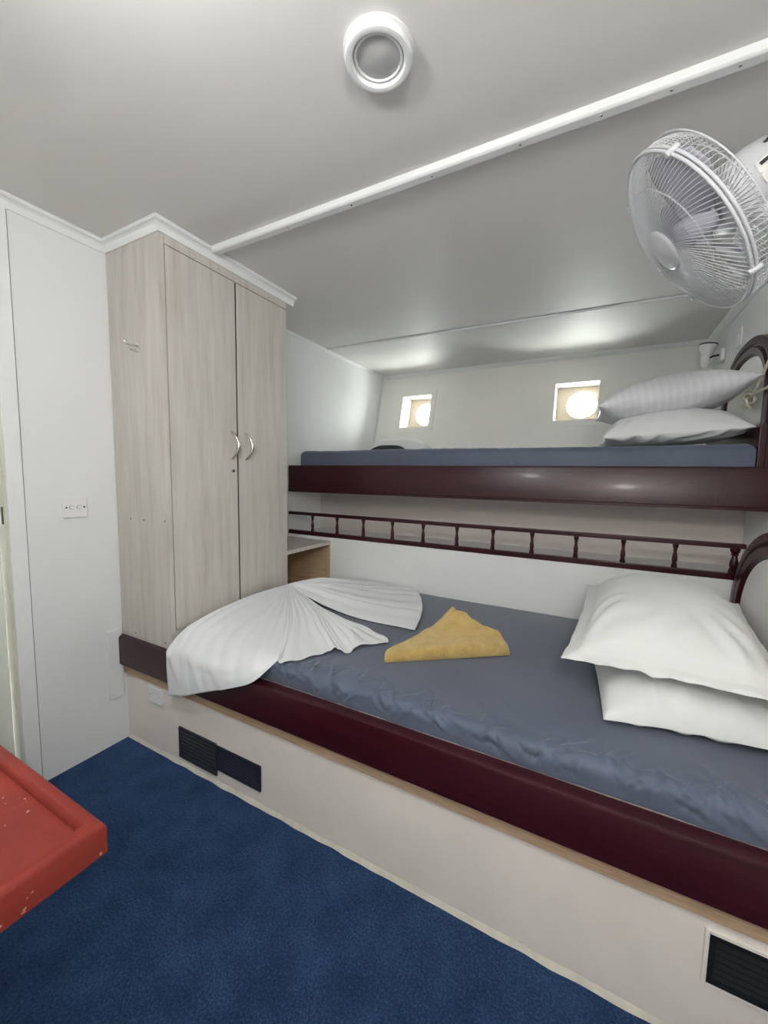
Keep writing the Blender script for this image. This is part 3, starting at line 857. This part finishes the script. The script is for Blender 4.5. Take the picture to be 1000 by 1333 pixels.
# ================================================================== CEILING LIGHTS
def ceiling_light(x, y, label):
    c = tag(empty('ceiling_light', (x, y, H)), label, 'ceiling light')
    mx = Matrix.Translation((x, y, H)) @ Matrix.Rotation(PI, 4, 'X')
    MB().lathe([(0.0, 0.0), (0.076, 0.0), (0.076, 0.003), (0.070, 0.005), (0, 0.005)], 48, mx).build('base', M['white_plastic'], c, smooth=40)
    MB().lathe([(0.050, 0.005), (0.068, 0.005), (0.0725, 0.009), (0.073, 0.013), (0.070, 0.0185), (0.064, 0.020), (0.058, 0.0185), (0.055, 0.014), (0.0535, 0.009), (0.0525, 0.013), (0.048, 0.014), (0.047, 0.010), (0.047, 0.005)], 48, mx).build('ring', M['trim'], c, smooth=35)
    MB().lathe([(0, 0.0115), (0.044, 0.0105), (0.0475, 0.009), (0.0475, 0.005)], 48, mx).build('diffuser', M['diffuser'], c, smooth=40)
    return c
ceiling_light(1.316, -0.146, 'round white ceiling light, switched off, in front of the batten')
# lit pendant over the desk, above the viewer
pn = tag(empty('pendant_lamp', (1.22, -0.84, H)), 'lit white globe pendant hanging over the red desk', 'lamp')
PX, PY, PZ = 1.22, -0.84, 1.905
MB().lathe([(0, 0), (0.05, 0), (0.05, 0.012), (0.02, 0.022), (0, 0.022)], 24, Matrix.Translation((PX, PY, H)) @ Matrix.Rotation(PI, 4, 'X')).build('canopy', M['white_plastic'], pn, smooth=40)
MB().tube([(PX, PY, H - 0.02), (PX, PY, PZ + 0.09)], 0.005, 8).build('stem', M['chrome'], pn, smooth=60)
MB().lathe([(0, 0.095), (0.018, 0.09), (0.022, 0.06), (0.022, 0.045), (0, 0.045)], 20, Matrix.Translation((PX, PY, PZ))).build('socket', M['white_plastic'], pn, smooth=40)
MB().lathe([(0, 0.045), (0.014, 0.04)] + [(0.030 * math.sin(PI * k / 10), 0.030 * math.cos(PI * k / 10)) for k in range(2, 10)] + [(0, -0.03)], 20, Matrix.Translation((PX, PY, PZ))).build('bulb', emit_mat('lit_bulb', (1, 0.98, 0.95), 15), pn, smooth=80)
lp_ = bpy.data.lights.new('lit_pendant', 'POINT'); lp_.energy = 27; lp_.color = (0.95, 0.99, 1.0); lp_.shadow_soft_size = 0.042
lo_ = bpy.data.objects.new('lit_pendant', lp_); COL.objects.link(lo_); lo_.location = (PX, PY, PZ)

# unseen wall lamp behind the viewer, added as fill light
wl = tag(empty('fill_wall_lamp', (2.02, YB, 1.68)), 'small unseen globe lamp added behind the viewer as fill light', 'lamp')
MB().lathe([(0, 0.012), (0.04, 0.012), (0.045, 0.006), (0.045, 0)], 24, Matrix.Translation((2.02, YB, 1.68)) @ Matrix.Rotation(-PI / 2, 4, 'X')).build('wall_plate', M['chrome'], wl, smooth=40)
MB().tube([(2.02, YB + 0.01, 1.68), (2.02, YB + 0.09, 1.665), (2.02, YB + 0.13, 1.63)], 0.007, 10).build('arm', M['chrome'], wl, smooth=60)
gb = bpy.data.lights.new('fill_wall_bulb', 'POINT'); gb.energy = 20; gb.color = (1, 0.97, 0.93); gb.shadow_soft_size = 0.07
go = bpy.data.objects.new('fill_wall_bulb', gb); COL.objects.link(go); go.location = (2.02, YB + 0.20, 1.68)
MB().lathe([(0.012, -0.045), (0.022, -0.045), (0.022, -0.02), (0.012, -0.02)], 20, Matrix.Translation((2.02, YB + 0.13, 1.665))).build('holder', M['chrome'], wl, smooth=40)
MB().lathe([(0.0, 0.05)] + [(0.05 * math.sin(PI * k / 12), 0.05 * math.cos(PI * k / 12)) for k in range(1, 12)] + [(0, -0.05)], 24, Matrix.Translation((2.02, YB + 0.13, 1.69))).build('globe', emit_mat('fill_globe', (1, 0.8, 0.6), 6), wl, smooth=80)

# ================================================================== DESK
dk = tag(empty('desk', (0.9, -1.1, 0)), 'red varnished desk corner with a raised lip at the left edge', 'desk')
DX0, DX1, DY0, DY1, DZ = 0.50, 1.245, YB + 0.01, -0.706, 0.716
MB().box(DX0, DX1 - 0.004, DY0, DY1 - 0.004, DZ - 0.022, DZ).build('top', M['redwood'], dk, bevel=0.002)
def lip(name, prof, path): 
    rows = []
    for (p, n) in path: rows.append([(p[0] + n[0] * a, p[1] + n[1] * a, DZ + c) for a, c in prof + [prof[0]]])
    return MB().grid(rows)
lp = [(0, -0.032), (0, 0.004), (-0.003, 0.010), (-0.008, 0.013), (-0.017, 0.013), (-0.021, 0.009), (-0.022, 0.001), (-0.022, -0.002), (-0.010, -0.032)]
lip('lip', lp, [((DX0, DY1), (0, 1)), ((DX1, DY1), (1, 1)), ((DX1, DY0), (1, 0))]).build('lip', M['redwood'], dk, smooth=40)
MB().box(DX0 + 0.02, DX1 - 0.10, YB + 0.03, YB + 0.06, 0.0, DZ - 0.022).build('back_leg_panel', M['redwood'], dk)
MB().box(DX0, DX0 + 0.025, YB + 0.06, -0.95, 0.0, DZ - 0.022).build('side_leg_panel', M['redwood'], dk)

# ================================================================== FAN
fc = Vector((1.933, 0.251, 1.760))
fax = Vector((-0.803, -0.011, -0.596)).normalized()
FM = Matrix.Translation(fc) @ fax.to_track_quat('Z', 'Y').to_matrix().to_4x4()
fn = tag(empty('wall_fan', (XR, 0.26, 1.86)), 'white wall fan with a wire cage tilted down over the bunks', 'fan')
RF = 0.205
def cage(front):
    mb = MB()
    n = 108 if front else 96
    for k in range(n):
        a0 = 2 * PI * k / n
        pts = []
        for i in range(9):
            t = i / 8
            if front:
                r = 0.052 + (RF - 0.052) * t
                h = 0.046 * (1 - t ** 2.4) + 0.002
                a = a0 + 0.42 * (1 - t)
            else:
                r = 0.075 + (RF - 0.075) * min(1, t * 1.25)
                h = -0.055 * (1 - max(0, (t - 0.62) / 0.38) ** 1.3) - 0.004
                a = a0 - 0.10 * (1 - t)
            pts.append(FM @ Vector((r * math.cos(a), r * math.sin(a), h)))
        mb.tube(pts, 0.0010, 4)
    for r, h in (((0.142, 0.0315),) if front else ((0.11, -0.0585), (0.160, -0.0585), (RF + 0.001, -0.042))):
        mb.tube([FM @ Vector((r * math.cos(2 * PI * k / 60), r * math.sin(2 * PI * k / 60), h)) for k in range(60)], 0.0016, 6, closed=True)
    return mb
cage(True).build('front_cage', M['fan_white'], fn, smooth=60, fixn=False)
cage(False).build('rear_cage', M['fan_white'], fn, smooth=60, fixn=False)
MB().tube([FM @ Vector((RF * math.cos(2 * PI * k / 72), RF * math.sin(2 * PI * k / 72), 0.004)) for k in range(72)], 0.0034, 8, closed=True).tube([FM @ Vector((RF * math.cos(2 * PI * k / 72), RF * math.sin(2 * PI * k / 72), -0.005)) for k in range(72)], 0.0034, 8, closed=True).build('rim', M['fan_white'], fn, smooth=60)
for k in range(4):
    a = 2 * PI * k / 4 + 0.5
    MB().lathe([(0, 0.012), (0.006, 0.012), (0.007, 0.004), (0.007, -0.012), (0, -0.012)], 10, FM @ Matrix.Translation((RF * math.cos(a) * 1.01, RF * math.sin(a) * 1.01, 0))).build('clip', M['fan_white'], fn, smooth=40)
MB().lathe([(0, 0.056), (0.045, 0.054), (0.052, 0.051), (0.055, 0.046), (0.050, 0.042), (0, 0.042)], 40, FM).build('badge', M['fan_white'], fn, smooth=40)
def blade(k):
    rows = []
    a0 = 2 * PI * k / 3 + 0.4
    for i in range(13):
        t = i / 12
        r = 0.030 + 0.150 * t
        wd_ = 0.45 + 0.55 * math.sin(PI * min(1, t * 0.72 + 0.08))
        row = []
        for j in range(9):
            s = j / 8 - 0.5
            wang = s * wd_ * (1.45 - 0.35 * t) * (1 if t < 0.9 else math.sqrt(max(0.05, 1 - ((t - 0.9) / 0.1) ** 2 * 0.7)))
            a = a0 + wang + 0.35 * t
            row.append(FM @ Vector((r * math.cos(a), r * math.sin(a), -0.022 + s * 0.044 * (1 - 0.3 * t))))
        rows.append(row)
    return MB().grid(rows)
for k in range(3): blade(k).build('blade', M['blade'], fn, smooth=60, solid=0.002)
MB().lathe([(0, 0.020), (0.024, 0.017), (0.034, 0.008), (0.036, -0.05), (0.030, -0.055), (0, -0.055)], 30, FM).build('hub', M['blade'], fn, smooth=40)
# motor housing behind cage
MB().lathe([(0, -0.060), (0.060, -0.060), (0.066, -0.064), (0.070, -0.095), (0.068, -0.155), (0.060, -0.185), (0.040, -0.205), (0, -0.212)], 40, FM).build('motor_housing', M['fan_white'], fn, smooth=40)
# wall arm and bracket
pm = FM @ Vector((0, 0, -0.15))
MB().tube([pm + Vector((0.0, 0, -0.05)), pm + Vector((0.05, 0.0, -0.12)), (2.26, 0.25, 1.70), (XR - 0.02, 0.25, 1.68)], [0.026, 0.028, 0.028, 0.032], 16).build('arm', M['fan_white'], fn, smooth=60)
MB().box(XR - 0.03, XR - 0.001, 0.20, 0.31, 1.56, 1.80).build('wall_bracket', M['fan_white'], fn, bevel=0.01)
MB().tube([FM @ Vector((0.05, 0.03, -0.16)), FM @ Vector((0.09, 0.03, -0.20)), (2.20, 0.24, 1.72), (XR - 0.03, 0.24, 1.64)], 0.004, 8).build('cable', M['black'], fn, smooth=60)
# rating label on the motor housing, facing the viewer
side = (Vector((1.78, -0.96, 1.18)) - pm); side = (side - fax * side.dot(fax)).normalized()
tng = fax.cross(side)
lb_c = pm + side * 0.0705 + fax * 0.004
def lab(u0, u1, v0, v1, lift, m, name, par):
    pts = []
    for (u, v) in ((u0, v0), (u1, v0), (u1, v1), (u0, v1)):
        ang = v / 0.070
        pts.append(pm + fax * u + (side * math.cos(ang) + tng * math.sin(ang)) * (0.0702 + lift))
    return MB().quad(*pts).build(name, m, par)
lbl = lab(-0.026, 0.026, -0.022, 0.022, 0.0022, M['label_paper'], 'rating_label', fn)
lab(-0.004, 0.020, 0.012, 0.019, 0.0030, M['black'], 'printed_bar', lbl)
for i in range(5): lab(-0.022, 0.012 + 0.003 * (i % 3), 0.006 - 0.006 * i, 0.0075 - 0.006 * i, 0.0030, mat('label_ink_%d' % i, (0.25, 0.25, 0.25), 0.6), 'printed_line', lbl)

# ================================================================== CLIP LAMP, SWITCH, ROPE on the head wall
cl = tag(empty('reading_spotlight', (XR, 2.03, 1.90)), 'small white reading spotlight in the corner above the upper bunk', 'lamp')
MB().box(XR - 0.022, XR - 0.001, 2.00, 2.07, 1.865, 1.935).build('wall_plate', M['white_plastic'], cl, bevel=0.006)
MB().tube([(XR - 0.02, 2.035, 1.905), (XR - 0.045, 2.05, 1.905), (XR - 0.062, 2.07, 1.900)], 0.005, 10).build('arm', M['dark_metal'], cl, smooth=60)
mx = Matrix.Translation((2.312, 2.08, 1.93)) @ Matrix.Rotation(R(6), 4, 'Y')
MB().lathe([(0, -0.085), (0.014, -0.080), (0.022, -0.066), (0.024, -0.03), (0.026, 0.0), (0.042, 0.030), (0.045, 0.052), (0.041, 0.052), (0.036, 0.030), (0, 0.020)], 28, mx).build('shade', M['white_plastic'], cl, smooth=40)
MB().lathe([(0.0455, 0.046), (0.047, 0.049), (0.0455, 0.053), (0.042, 0.053)], 28, mx).build('shade_rim', M['dark_metal'], cl, smooth=40)
MB().lathe([(0, 0.062), (0.012, 0.058), (0.020, 0.045), (0.016, 0.025), (0, 0.02)], 18, mx).build('bulb', M['white_plastic'], cl, smooth=60)
sw2 = tag(empty('wall_switch', (XR, 1.74, 1.91)), 'slim white switch plate on the head wall above the upper headboard', 'switch')
MB().box(XR - 0.009, XR - 0.001, 1.70, 1.785, 1.865, 1.955).build('plate', M['white_plastic'], sw2, bevel=0.002)
MB().box(XR - 0.012, XR - 0.009, 1.725, 1.76, 1.895, 1.925).build('rocker', M['white_plastic'], sw2, bevel=0.001)

rp = tag(empty('rope', (2.33, 1.2, 1.5)), 'cream rope tied in a knot at the upper headboard', 'rope')
MB().tube([(2.345, 1.06, 1.72), (2.338, 1.10, 1.66), (2.332, 1.15, 1.60), (2.328, 1.20, 1.555), (2.322, 1.235, 1.53)], 0.0055, 8).build('strand', M['rope'], rp, smooth=60)
MB().tube([(2.335, 1.02, 1.548), (2.330, 1.08, 1.535), (2.325, 1.15, 1.535), (2.320, 1.225, 1.525)], 0.0055, 8).build('strand', M['rope'], rp, smooth=60)
kp = []
for i in range(60):
    a = 4 * PI * i / 60
    kp.append((2.320 + 0.014 * math.sin(a * 1.5), 1.245 + (0.024 + 0.009 * math.cos(a * 1.5)) * math.cos(a), 1.512 + (0.022 + 0.009 * math.cos(a * 1.5)) * math.sin(a)))
MB().tube(kp, 0.0058, 8, closed=True).build('knot', M['rope'], rp, smooth=60)
